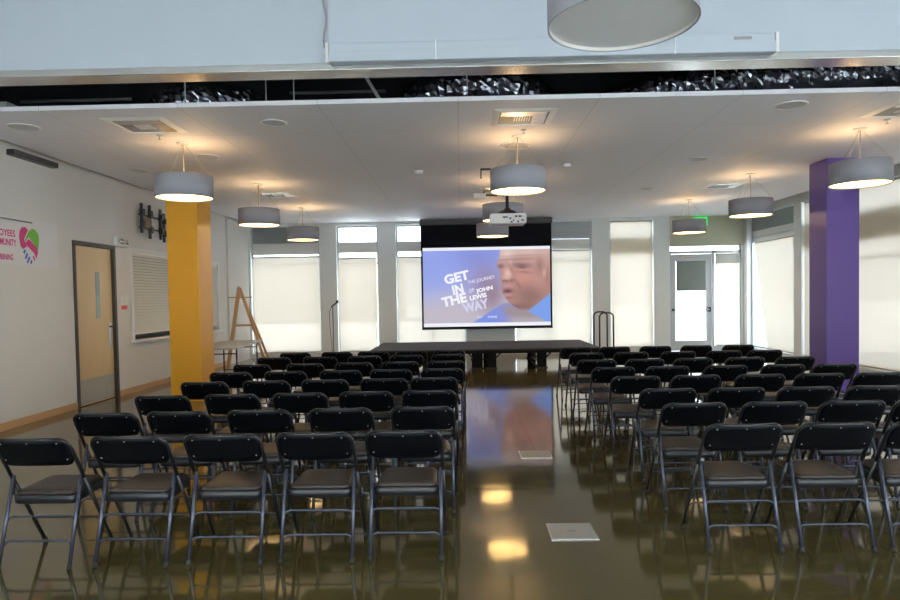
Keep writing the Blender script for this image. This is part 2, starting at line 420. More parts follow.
# bay F : glazed door with sidelight
a, b = BAY['F']
struct(MB(BW).box(-.02, .10, a, b + .04, 2.74, 3.51).build('trim_3', M['olive'], bevel=.006))
f = MB(BW); dx0, dx1 = 5.49, 6.56
f.box(.06, .19, a, dx0, 0, 2.62).box(.06, .19, dx1, dx1 + .06, 0, 2.62).box(.06, .19, a, b, 2.55, 2.62).box(.06, .19, b - .05, b, 0, 2.74).box(.06, .19, dx1 + .06, b - .05, 0, .14)
fr = struct(f.build('window_%d' % (wn[0] + 1), M['frame'])); wn[0] += 1
MB(BW).box(.15, .156, dx1 + .06, b - .05, .14, 2.55).build('pane', M['glass'], fr)
MB(BW).box(.15, .156, a + .01, b - .05, 2.62, 2.74).build('pane', M['glass'], fr)
shade(BW, dx1 + .08, b - .07, .16, 2.50, 'narrow cream roller shade beside the glass door', vh=.22)
# door leaf
dg = MB(BW); gx0, gx1 = 5.62, 6.41
dg.box(.09, .14, dx0 + .01, gx0, .01, 2.54).box(.09, .14, gx1, dx1 - .01, .01, 2.54).box(.09, .14, gx0, gx1, .01, .28).box(.09, .14, gx0, gx1, 2.36, 2.54)
door = struct(dg.build('door_1', M['frame'], bevel=.004))
MB(BW).box(.11, .116, gx0 - .005, gx1 + .005, .275, 2.365).build('pane', M['glass'], door)
MB(BW).box(.07, .078, gx0 + .01, gx1 - .01, 1.58, 2.36).build('door_blind', M['greyshade'], door)
pb = MB(BW).tube([(.03, gx0 - .07, 1.09), (.03, gx1 + .06, 1.09)], .02, 10).build('push_bar', M['alu'], door)
MB(BW).box(.02, .09, gx1 + .01, gx1 + .10, 1.03, 1.15).build('latch_box', M['blackplastic'], pb)
MB(BW).box(.02, .09, gx0 - .10, gx0 - .05, 1.06, 1.12).build('hinge_box', M['blackplastic'], pb)
MB(BW).box(.03, .088, 5.75, 6.10, 2.44, 2.51).build('door_closer', M['alu'], door)

# right wall windows
a, b = RB['G']; window(RW, a, b, Z0, Z1, [2.9], (2.78, 3.06), None, (), (3.06, Z1, M['transom']))
shade(RW, 14.80, 17.0, .16, 2.74, 'crooked cream roller shade on the side wall beside the glass door', quad=((14.82, .16), (16.10, .16), (16.78, 2.74), (14.82, 2.74)))
a, b = RB['H']; window(RW, a, b, Z0, Z1, [], (2.44, 2.98))
shade(RW, a + .03, b - .03, .15, 3.40, 'cream roller shade on the side wall beyond the purple column')
a, b = RB['J']; window(RW, a, b, Z0, Z1, [2.12], (2.44, 2.98), None, (10.65,))
shade(RW, a + .03, b - .03, .15, 3.40, 'very wide cream roller shade on the side wall nearer than the purple column')
a, b = RB['K']; window(RW, a, b, Z0, Z1, [2.12], (2.44, 2.98), None, (6.2,))  # unseen window, added here for its daylight
shade(RW, a + .03, b - .03, .15, 3.40, 'unseen wide cream roller shade added on the near side wall')
a, b = RB['L']; window(RW, a, b, Z0, Z1, [2.12], (2.44, 2.98), None, (1.8,))  # unseen unshaded window, added to light the left wall and bulkhead
# unseen rear glazing, added for fill daylight from behind the camera
RRW = lambda d, a, z: (a, YR - d, z)
for a, b in ((XL + .6, -1.5), (-1.1, 2.9), (3.3, XR - .6)):
    window(RRW, a, b, .25, 3.3, [2.3], None, None, ((a + b) / 2,))

# beam / bulkhead
struct(MB().box(XL, XR, 5.82, 5.98, 3.60, HI).build('beam', M['bulk']))
struct(MB().box(XL, XR, 5.79, 6.02, 3.535, 3.598).build('trim_4', M['alu'], bevel=.006))
struct(MB().box(-1.12, XR, 5.795, 5.819, 3.60, HI).build('wall_bulkhead_panel', M['bulk'], bevel=.004))
# plenum back; dark liners at the sides put the gap's shade into colour
struct(MB().box(XL, XR, 9.6, 9.65, ZC + .06, HI).build('wall_plenum', M['plenum']))

struct(MB().box(XL + .001, XL + .02, 6.05, 9.6, ZC + .06, HI).build('plenum_shade_left', M['plenum']))
struct(MB().box(XR - .02, XR - .001, 6.05, 9.6, ZC + .06, HI).build('plenum_shade_right', M['plenum']))
# columns
struct(MB().box(-4.49, -4.01, 10.06, 10.60, 0, ZC).build('column_left', M['yellow'], bevel=.008))
struct(MB().box(5.515, 6.005, 10.06, 10.56, 0, ZC).build('column_right', M['purple'], bevel=.008))

# ------------------------------------------------------------------ left wall: door, blinds, fittings
fr = MB(LW)
fr.box(-.02, .14, dY0, dY0 + .06, 0, dZ).box(-.02, .14, dY1 - .06, dY1, 0, dZ).box(-.02, .14, dY0 + .06, dY1 - .06, dZ - .06, dZ)
fr.box(.15, .25, dY0, dY1, 0, dZ)  # added backing box, stops outside light leaking under the leaf
df = struct(fr.build('door_2', M['bronze'], bevel=.004))
leaf = MB(LW).box(.03, .075, dY0 + .065, dY1 - .065, .01, dZ - .065).build('door_leaf', M['birch'], df, bevel=.003)
MB(LW).box(.022, .03, 10.12, 10.23, 1.30, 2.02).build('vision_panel', M['lite'], leaf)
MB(LW).box(.024, .03, dY0 + .09, dY1 - .09, .03, .40).build('kick_plate', M['kick'], leaf)
h = MB(LW).box(.02, .03, 10.46, 10.53, .82, 1.22).build('lock_plate', M['steel'], leaf)
MB(LW).tube([(.02, 10.50, 1.16), (-.035, 10.50, 1.16), (-.04, 10.49, 1.16), (-.04, 10.37, 1.16)], .011, 8).build('lever_handle', M['blackplastic'], h)
def blinds(w, n, label, gap):
    f = MB(LW)
    y0, y1, z0, z1 = w; t = .05
    f.box(-.015, .14, y0, y0 + t, z0, z1).box(-.015, .14, y1 - t, y1, z0, z1).box(-.015, .14, y0 + t, y1 - t, z1 - t, z1)
    f.box(-.10, .14, y0 - .05, y1 + .05, z0 - .05, z0)
    wn[0] += 1
    o = struct(f.build('window_%d' % wn[0], M['wallgrey'], bevel=.003))
    MB(LW).box(.12, .13, y0 + t, y1 - t, z0, z1 - t).build('pane', M['dark'], o)
    e = empty('window_blind', LW(.06, (y0 + y1) / 2, z0)); iv = e.location.copy()
    g = lambda d, a, z: Vector(LW(d, a, z)) - iv
    tag(e, label, 'window blind', 'slatted blinds in the serving windows')
    MB(g).box(.02, .07, y0 + t + .01, y1 - t - .01, z1 - t - .05, z1 - t).build('head_rail', M['blind'], e)
    sl = MB(g); zt = z1 - t - .06; zb = z0 + gap
    for k in range(n):
        z = zt - (zt - zb) * k / (n - 1)
        sl.add([(.028, y0 + t + .012, z - .027), (.054, y0 + t + .012, z + .020), (.054, y1 - t - .012, z + .020), (.028, y1 - t - .012, z - .027),
                (.030, y0 + t + .012, z - .029), (.056, y0 + t + .012, z + .018), (.056, y1 - t - .012, z + .018), (.030, y1 - t - .012, z - .029)],
               [(0, 1, 2, 3), (7, 6, 5, 4), (0, 3, 7, 4), (1, 5, 6, 2), (0, 4, 5, 1), (3, 2, 6, 7)])
    sl.build('slats', M['blind'], e)
    MB(g).box(.03, .06, y0 + t + .01, y1 - t - .01, zb - .05, zb - .028).build('bottom_rail', M['blind'], e)
blinds(w1, 27, 'pale slatted blind in the wall window beside the wooden door', .13)
blinds(w2, 25, 'pale slatted blind in the wall window beyond the yellow column', .13)

# emergency light
e = empty('emergency_light', LW(0, 10.80, 2.53)); tag(e, 'white twin-lamp emergency light on the wall above the wooden door corner', 'emergency light')
g = lambda d, a, z: (-d, a, z)
MB(g).box(-.075, 0, -.18, .18, -.075, .085).build('housing', M['plastic'], e, bevel=.02)
for s in (-1, 1):
    hd = MB().lathe([(.0, 0), (.03, .0), (.04, .02), (.045, .045), (.0, .05)], 16).build('lamp_head', M['alu'], e)
    hd.location = (.07, s * .08, .0); hd.rotation_euler = (R(s * -20), R(80), 0)
# switch + red notice
e = empty('wall_switch', LW(0, 10.86, 1.55)); tag(e, 'white wall switch plate between the wooden door and the blind', 'light switch')
MB(g).box(-.012, 0, -.06, .02, -.06, .10).build('plate', M['plastic'], e, bevel=.004)
MB(g).box(-.02, -.012, -.03, -.01, -.01, .04).build('toggle', M['offwhite'], e)
o = MB(g).box(-.006, 0, -.10, .08, -.045, .02).build('notice', M['red'], None, loc=LW(0, 10.93, 1.47)); tag(o, 'small red notice under the wall switch beside the wooden door', 'notice')
o = MB(g).box(-.006, 0, -.05, .05, -.06, .10).build('notice', M['plastic'], None, loc=LW(0, 11.0, 1.56)); tag(o, 'small white notice beside the wall switch', 'notice')
# tv bracket
e = empty('tv_bracket', LW(0, 11.98, 2.97)); tag(e, 'black empty television bracket high on the wall above the blind', 'tv bracket')
for y, (z0, z1) in ((-.50, (-.22, .30)), (-.20, (-.30, .30)), (.22, (-.28, .28)), (.36, (-.32, .22))):
    MB(g).box(-.09, -.05, y - .025, y + .025, z0, z1).box(-.12, -.05, y - .04, y + .04, z0 + .10, z0 + .22).box(-.12, -.05, y - .04, y + .04, z1 - .2, z1 - .1).build('arm', M['blackplastic'], e, bevel=.003)
for z in (-.12, .10): MB(g).box(-.05, -.03, -.54, .42, z - .016, z + .016).build('rail', M['blackplastic'], e)
MB(g).box(-.03, 0, -.45, .30, -.15, .13).build('wall_plate', M['wall'], e)
MB(g).box(-.10, -.052, -.46, -.24, -.12, .06).build('wood_block', M['boxtan'], e)
# long black bar
o = MB(g).box(-.10, 0, -.45, .45, -.035, .035).build('sound_bar', M['blackplastic'], None, loc=LW(0, 8.62, 3.44)); tag(o, 'black bar fixed high on the wall under the ceiling edge', 'bar')

def text_mesh(txt, size, name, material, parent, M4, bold=0.0, depth=.001):
    cu = bpy.data.curves.new(name, 'FONT'); cu.body = txt; cu.size = size; cu.align_x = 'LEFT'; cu.extrude = depth; cu.offset = bold; cu.resolution_u = 3
    to = bpy.data.objects.new(name + '_src', cu); C.objects.link(to)
    bpy.context.view_layer.update()
    me = bpy.data.meshes.new_from_object(to.evaluated_get(bpy.context.evaluated_depsgraph_get()))
    bpy.data.objects.remove(to); bpy.data.curves.remove(cu)
    me.transform(M4); me.materials.clear(); me.materials.append(material); me.name = name
    o = bpy.data.objects.new(name, me); C.objects.link(o)
    if parent: o.parent = parent
    return o
def fit_text(txt, name, material, parent, x0, x1, z0, h, place, bold=.0, rot=0.0, depth=.001):
    """capitals h tall, squeezed to x0..x1 in the (x,z) plane of `place`"""
    o = text_mesh(txt, 1.0, name, material, parent, Matrix.Identity(4), bold, depth)
    xs = [v.co.x for v in o.data.vertices]; yy = [v.co.y for v in o.data.vertices]
    sx = (x1 - x0) / (max(xs) - min(xs)); sy = h / (max(yy) - min(yy)); mnx, mny = min(xs), min(yy)
    c, s_ = math.cos(rot), math.sin(rot)
    for v in o.data.vertices:
        px = (v.co.x - mnx) * sx; pz = (v.co.y - mny) * sy; d = v.co.z
        v.co = Vector(place(x0 + px * c - pz * s_, z0 + px * s_ + pz * c, d))
    o.data.update()
    return o

# banner on left wall (local: a along +Y, z up)
e = empty('banner', LW(0, 7.78, 2.33)); tag(e, 'white banner with magenta lettering and a heart logo on the wall', 'banner')
MB(g).box(-.008, -.002, -1.6, 1.36, -.30, .32).build('banner_cloth', M['bannerm'], e)
MB(g).tube([(-.02, -1.6, .275), (-.02, .80, .275)], .010, 8).build('hanging_rod', M['greylabel'], e)
pl = lambda a, z, d: (.0085 + d, a, z)
fit_text('EMPLOYEES', 'lettering', M['magenta'], e, -.04, .485, .06, .085, pl, .02)
fit_text('COMMUNITY', 'lettering', M['magenta'], e, .02, .50, -.055, .085, pl, .02)
fit_text('COMBINING', 'lettering', M['magenta'], e, .06, .43, -.235, .075, pl, .02)
# heart of clasped hands
def flat(poly, name, material, d=.0088):
    n = len(poly); vs = [(d, a, z) for a, z in poly]
    return MB().add(vs, [tuple(range(n))]).build(name, material, lg)
lg = empty('heart_logo'); lg.parent = e
hc = .755
flat([(hc - .05, -.03), (hc + .10, -.13), (hc + .14, -.16), (hc + .17, -.11), (hc + .16, -.06), (hc + .03, .04), (hc - .02, .06), (hc - .08, -.00)], 'lower_hand', M['magenta'])
flat([(hc - .02, .175), (hc - .07, .205), (hc - .14, .20), (hc - .19, .14), (hc - .20, .06), (hc - .18, -.04), (hc - .13, -.08), (hc - .05, -.04), (hc - .09, .02), (hc - .10, .05)], 'magenta_half', M['magenta'])
flat([(hc - .01, .16), (hc + .06, .20), (hc + .13, .19), (hc + .19, .13), (hc + .20, .04), (hc + .18, -.05), (hc + .165, -.075), (hc + .04, .05), (hc - .02, .08), (hc - .08, .01), (hc - .09, .04)], 'green_half', M['green'])
for k, ln in enumerate((.055, .085, .095, .05)):
    x, z = hc - .105 + k * .042, -.075 - k * .043
    flat([(x, z), (x + .026, z - .024), (x + .026 - ln * .55, z - .024 - ln * .85), (x - ln * .55, z - ln * .85)], 'finger', M['blue'], .0112)
for k in range(2):
    x, z = hc + .05 + k * .04, -.165 + k * .035
    flat([(x, z), (x + .022, z + .018), (x + .055, z - .04), (x + .033, z - .058)], 'finger', M['magenta'], .0100)

# ------------------------------------------------------------------ ceiling furniture
def pendant(x, y, lit, label, rz, rods=True, zc=ZC, dz=0.0):
    zb, hgt, rr = 2.83 + dz, .275, .345
    e = empty('pendant_lamp', (x, y, zb), rz); tag(e, label, 'pendant lamp', 'drum pendant lamps')
    MB().lathe([(rr, 0), (rr, hgt), (rr - .006, hgt), (rr - .006, 0)], 56, closed=True).build('drum_shade', M['drum'], e)
    MB().lathe([(rr - .0075, .004), (rr - .0075, hgt - .002), (rr - .010, hgt - .002), (rr - .010, .004)], 56, closed=True).build('lining', M['druminner'], e)
    MB().cyl((0, 0, 0), rr - .012, .018, .024, 48).build('diffuser', M['opal'] if lit else M['opaloff'], e)
    MB().cyl((0, 0, 0), rr - .0115, .026, .030, 48).build('glow_blocker', M['druminner'], e)  # added disc, blocks the diffuser's glow towards the ceiling
    MB().cyl((0, 0, 0), .075, zc - zb - .022, zc - zb, 24).build('canopy', M['canopy'], e)
    st = MB().tube([(0, 0, zc - zb - .02), (0, 0, .16)], .007, 8).build('stem', M['stem'], e)
    for k in range(3):
        a = 2 * PI * k / 3
        MB().tube([(.02 * math.cos(a), .02 * math.sin(a), zc - zb - .02), ((rr - .02) * math.cos(a), (rr - .02) * math.sin(a), hgt)], .0018, 6).build('suspension_cable', M['greylabel'], e)
    MB().lathe([(.0, .06), (.035, .075), (.045, .11), (.03, .14), (.02, .17), (0, .17)], 16).build('bulb', M['druminner'], e)
    if lit:
        l = bpy.data.lights.new('lamp_bulb', 'POINT'); l.energy = 9; l.color = (1, .64, .30); l.shadow_soft_size = .09
        lo = bpy.data.objects.new('lamp_bulb', l); C.objects.link(lo); lo.parent = e; lo.location = (0.16, 0, .20)
    return e
names = ['in the first row', 'in the second row', 'in the third row']
for j, (yy) in enumerate((8.25, 11.25, 14.25)):
    for x, nm, rz in ((-3.44, ('hanging in front of the yellow column', 'hanging just beyond the yellow column', 'hanging near the far left corner, farthest of its file'), .35),
                      (.73, ('hanging in front of the projector', 'hanging right behind the projector', 'hanging in front of the projection screen top'), 1.57),
                      (4.90, ('hanging in front of the purple column', 'hanging second in file beyond the purple column', 'hanging before the glass door panel and exit sign'), 1.57)):
        x += (0, .02, .05)[j] if x < 0 else (.03 if x > 4 and j == 0 else ((0, 0, -.03)[j] if x < 2 else 0))
        pendant(x, yy, True, 'lit grey drum pendant lamp ' + nm[j], rz, dz=(0, -.02, -.02)[j])
pendant(.772, 3.13, False, 'unlit grey drum pendant lamp hanging nearest, in front of the bulkhead', .5, zc=4.45, dz=-.03)

def vent(x, y, label):
    e = empty('ceiling_vent', (x, y, ZC)); tag(e, label, 'ceiling vent', 'ceiling vents')
    a, b2 = .34, .27
    f = MB()
    for (p, q) in (((a, .0, b2, -.012)), ((b2, -.012, .22, .0))) if False else ():
        pass
    o1 = [(-a, -a), (a, -a), (a, a), (-a, a)]; i1 = [(-b2, -b2), (b2, -b2), (b2, b2), (-b2, b2)]
    f.add([(u, v, -.004) for u, v in o1] + [(u, v, -.018) for u, v in i1] + [(u, v, -.001) for u, v in o1] + [(u, v, -.004) for u, v in i1],
          [(k, (k + 1) % 4, 4 + (k + 1) % 4, 4 + k) for k in range(4)] + [(k, 8 + k, 8 + (k + 1) % 4, (k + 1) % 4) for k in range(4)] + [(4 + k, 4 + (k + 1) % 4, 12 + (k + 1) % 4, 12 + k) for k in range(4)])
    f.build('frame', M['ventwhite'], e)
    MB().box(-b2, b2, -b2, b2, -.004, -.002).build('plenum_plate', M['greylabel'], e)
    MB().box(-.25, .25, -.25, -.10, -.016, -.010).box(.10, .25, -.09, .25, -.016, -.010).build('blank_panel', M['alu'], e)
    sl = MB()
    for k in range(7): sl.box(-.10 + k * .028, -.088 + k * .028, -.08, .10, -.018, -.008)
    sl.build('grille', M['ventwhite'], e)
    return e
for x, y, l in ((-3.50, 7.40, 'square ceiling vent nearest the yellow column side'), (.72, 7.40, 'square ceiling vent above the centre aisle, near the bulkhead'), (4.95, 7.40, 'square ceiling vent nearest the purple column lamp, at the near ceiling edge'),
                (-3.40, 12.40, 'ceiling vent just beyond the second lamp on the yellow column side'), (.72, 12.40, 'ceiling vent beyond the projector'), (4.93, 12.40, 'ceiling vent between the purple column and the glass door')):
    vent(x, y, l)
def disc(x, y, r, label, cat='ceiling speaker'):
    e = empty('ceiling_speaker', (x, y, ZC)); tag(e, label, cat, 'round ceiling speakers')
    MB().lathe([(r, 0), (r, -.006), (r - .02, -.012), (r - .025, -.004)], 28).build('rim', M['offwhite'], e)
    MB().lathe([(r - .022, -.003), (.0, -.003)], 28).build('grille', M['grille'], e)
for x, y, r, l in ((-4.85, 7.35, .17, 'round ceiling speaker at the near corner above the banner'), (-2.06, 7.40, .15, 'round ceiling speaker between the two near vents'),
                   (-3.45, 9.05, .17, 'round ceiling speaker just beyond the lamp by the yellow column'), (-4.80, 9.9, .15, 'round ceiling speaker above the wooden door'),
                   (.74, 8.75, .20, 'round ceiling speaker right behind the central lamp canopy'), (3.54, 7.15, .17, 'round ceiling speaker near the purple column side seam'),
                   (3.54, 9.9, .15, 'round ceiling speaker left of the purple column'), (3.54, 12.6, .12, 'round ceiling speaker before the tall narrow shade')):
    disc(x, y, r, l)
for x, y, l in ((-.63, 10.4, 'small white smoke detector over the left chair block'), (1.63, 10.1, 'small white smoke detector over the right chair block')):
    e = empty('smoke_detector', (x, y, ZC)); tag(e, l, 'smoke detector')
    MB().lathe([(.0, -.05), (.05, -.05), (.065, -.03), (.07, 0)], 20).build('body', M['plastic'], e)
for x, y, l in ((-3.55, 7.85, 'ceiling sprinkler head next to the vent by the yellow column'), (.78, 7.95, 'ceiling sprinkler head next to the central vent'), (5.0, 7.85, 'ceiling sprinkler head next to the vent by the purple column')):
    o = MB().lathe([(.0, -.05), (.022, -.05), (.022, -.045), (.006, -.04), (.006, -.012), (.035, -.008), (.035, 0)], 14).build('ceiling_sprinkler', M['steel'], None, loc=(x, y, ZC)); tag(o, l, 'sprinkler', 'ceiling sprinkler heads')
# hook bracket and beam light box
o = MB().box(0, .02, -.01, .01, -.16, 0).box(0, .16, -.01, .01, -.03, -.0).build('hook_bracket', M['blackplastic'], None, loc=(.33, 10.3, ZC)); tag(o, 'black hook bracket on the ceiling beside the projector mount', 'bracket')
e = empty('ceiling_sensor', (.42, 12.6, ZC)); tag(e, 'small white sensor box on the ceiling left of the projector', 'sensor')
MB().box(-.15, .08, -.05, .05, -.13, -.03).build('body', M['plastic'], e, bevel=.01); MB().box(.08, .3, -.012, .012, -.09, -.05).box(.02, .06, -.015, .015, -.03, 0).build('arm', M['bronze'], e)
# exit sign behind the far lamp
e = empty('exit_sign', (6.22, 17.24, 3.37)); tag(e, 'green exit sign on the panel above the glass door', 'exit sign')
MB().box(-.17, .17, -.02, .02, -.11, .11).build('sign_body', M['exitgreen'], e)
fit_text('EXIT', 'lettering', M['text'], e, -.13, .11, -.06, .12, lambda a, z, d: (a, -.023 - d, z), .01)
MB().box(-.03, .03, .02, .04, .02, .06).build('bracket', M['frame'], e)

# projector cassette on bulkhead
e = empty('mounted_screen_cassette', (.80, 5.788, 3.652)); tag(e, 'long white retracted screen cassette on the bulkhead', 'screen cassette')
MB(lambda x, y, z: (x, -y, z)).prism([(0, 0)] * 0 or [(-1.90, -.08), (1.90, -.08), (1.90, .085), (-1.90, .085)], 0, .08).build('case', M['bulk'], e, bevel=.012)
MB().box(-1.90, 1.90, -.095, -.08, -.08, .01).build('front_lip', M['bulk'], e, bevel=.004)
for s in (-1, 1): MB().box(s * 1.915 - .015, s * 1.915 + .015, -.085, 0, -.083, .088).build('end_cap', M['offwhite'], e, bevel=.004)
MB().box(1.55, 1.70, -.0835, -.08, .03, .055).build('badge', M['greylabel'], e)
for x in (-.98, 1.05): MB().box(x - .004, x + .004, -.0965, -.079, -.081, .086).build('seam', M['offwhite'], e)
pts = [(-1.14 + .012 * math.sin(k * 1.1), 5.775, 4.44 - k * .065) for k in range(12)]
o = MB().tube(pts, .009, 8).build('power_cord', M['greylabel'], None); tag(o, 'grey cord hanging down the bulkhead to the cassette end', 'cord')

# things in the plenum gap
def flex(pts, r, label, nm='ceiling_duct'):
    # densify with crinkles
    P = []
    for i in range(len(pts) - 1):
        a, b2 = Vector(pts[i]), Vector(pts[i + 1]); n = max(2, int((b2 - a).length / .035))
        for k in range(n): P.append(a.lerp(b2, k / n))
    P.append(Vector(pts[-1]))
    Q = []
    for i in range(len(P)):   # smooth
        lo, hi = max(0, i - 6), min(len(P), i + 7); Q.append(sum(P[lo:hi], Vector()) / (hi - lo))
    rad = [r * (1 + .04 * (1 if i % 2 else -1) + random.uniform(-.03, .03)) for i in range(len(Q))]
    mb = MB().tube(Q, r, 32, rad); mb.sm = [False] * len(mb.sm)
    o = mb.build(nm, M['foil'], None); tag(o, label, 'duct', 'foil ducts above the ceiling')
    for v in o.data.vertices: v.co += Vector((random.uniform(-1, 1), random.uniform(-1, 1), random.uniform(-1, 1))) * .010
    return o
flex([(-3.72, 8.6, 3.95), (-3.45, 7.9, 3.92), (-3.12, 7.45, 3.84), (-2.75, 7.42, 3.81), (-2.5, 7.9, 3.84), (-2.4, 8.8, 3.95)], .20, 'short dark foil duct in the gap above the yellow column side vent')
flex([(-.55, 8.6, 4.0), (-.45, 7.7, 3.84), (-.1, 7.45, 3.86), (.35, 7.42, 3.88), (.75, 7.5, 3.84), (1.0, 8.2, 3.90), (1.1, 9.0, 4.0)], .21, 'crinkled foil duct in the gap above the central vent')
flex([(1.75, 8.6, 3.9), (2.1, 7.7, 3.83), (2.7, 7.42, 3.85), (3.6, 7.40, 3.89), (4.6, 7.38, 3.92), (5.6, 7.36, 3.94), (6.9, 7.36, 3.95)], .185, 'long shiny foil duct in the gap toward the purple column')
for pts, l in (([(-5.3, 8.0, 4.0), (-3.95, 8.0, 4.0)], 'thin dark pipe in the gap above the banner side'), ([(-2.1, 8.3, 4.12), (-.9, 8.3, 4.12)], 'thin dark pipe in the gap left of the crinkled duct')):
    o = MB().tube(pts, .02, 8).build('hanging_pipe', M['pipe'], None); tag(o, l, 'pipe')
o = MB().bar((-1.05, 7.3, 4.05), (-.80, 7.25, 3.62), .05, .03).build('metal_brace', M['louver'], None); tag(o, 'slanting grey metal brace in the ceiling gap', 'brace')
for i, (x, l) in enumerate(((-2.92, 'next to the short dark duct'), (-2.05, 'left of the slanting brace'), (-1.75, 'second left of the slanting brace'), (.10, 'before the crinkled duct'), (2.72, 'before the long shiny duct'), (5.75, 'at the far end of the long shiny duct'))):
    o = MB().tube([(x, 7.1, 3.57), (x, 7.1, 4.6)], .006, 6).build('hanger_wire', M['louver'], None); tag(o, 'thin hanger rod in the ceiling gap ' + l, 'hanger rod')
o = MB().box(-.16, .16, -.10, .10, 0, .13).build('junction_box', M['louver'], None, loc=(-4.95, 7.1, 3.57)); tag(o, 'pale junction box on the ceiling edge above the banner', 'junction box')

# projector
e = empty('projector', (.75, 10.45, 2.735)); tag(e, 'white projector hanging from the ceiling behind the central lamp', 'projector')
MB().prism(rrect(-.28, .28, -.078, .078, .03), -.21, .21).build('body', M['plastic'], e, bevel=.008)
MB().box(-.10, .27, -.2125, -.21, -.065, .055).build('port_panel', M['offwhite'], e)
for i, (x, z, w) in enumerate(((-.06, .02, .05), (-.02, .02, .02), (.03, .0, .03), (.08, -.03, .02), (.12, .03, .04), (.18, .03, .05), (.22, -.03, .04), (.05, -.055, .03), (.15, -.05, .03))):
    MB().box(x - w / 2, x + w / 2, -.216, -.2125, z - .012, z + .012).build('port', M['blackplastic'], e)
MB().lathe([(0, 0), (.07, 0), (.075, .06), (.05, .07), (0, .06)], 20).build('lens', M['blackplastic'], e).matrix_local = Matrix.Translation((.05, .21, 0)) @ Matrix.Rotation(R(-90), 4, 'X')
MB().lathe([(.17, .085), (.13, .135), (.06, .155), (.035, .19)], 16).build('mount_plate', M['blackplastic'], e)
MB().tube([(0, 0, .15), (0, 0, ZC - 2.735)], .026, 12).build('pole', M['blackplastic'], e)

# ------------------------------------------------------------------ projection screen
SX0, SX1, SZ0, SZ1 = -.965, 2.285, .765, 2.79        # picture plus white margins
SY = 16.92
e = empty('hanging_screen', ((SX0 + SX1) / 2, SY, SZ0)); tag(e, 'large black-bordered projection screen showing a film still and title', 'projection screen')
cx = (SX0 + SX1) / 2; hw = (SX1 - SX0) / 2; ht = SZ1 - SZ0
MB().box(-hw - .045, hw + .045, .004, .012, -.05, 3.49 - SZ0).build('masking', M['screenblack'], e)
MB().box(-hw - .06, hw + .06, -.06, .06, 3.37 - SZ0, 3.51 - SZ0).build('housing', M['blackplastic'], e, bevel=.006)
MB().tube([(-hw - .05, 0.0, -.055), (hw + .05, 0.0, -.055)], .016, 10).build('weight_bar', M['blackplastic'], e)

def ss(a, b, x):
    t_ = min(1, max(0, (x - a) / (b - a))); return t_ * t_ * (3 - 2 * t_)
def mixc(a, b, t_): return tuple(p + (q - p) * t_ for p, q in zip(a, b))
def blob(u, v, cu_, cv, ru, rv, rot=0):
    du, dv = u - cu_, (v - cv)
    c_, s_ = math.cos(rot), math.sin(rot); x, y = du * c_ + dv * s_, -du * s_ + dv * c_
    return math.exp(-((x / ru) ** 2 + (y / rv) ** 2))
PROF = [(1.0, .612), (.93, .604), (.87, .600), (.83, .590), (.78, .580), (.74, .586), (.70, .602), (.665, .608), (.63, .604), (.59, .606), (.555, .622), (.52, .618), (.485, .612), (.45, .622), (.42, .618), (.385, .630), (.34, .650), (.29, .672), (.245, .71), (.205, .755), (.19, .80), (.185, .85)]
def prof(v):
    for (v0, u0), (v1, u1) in zip(PROF, PROF[1:]):
        if v1 <= v <= v0: return u0 + (u1 - u0) * (v0 - v) / (v0 - v1)
    return 1.2 if v < .185 else .61
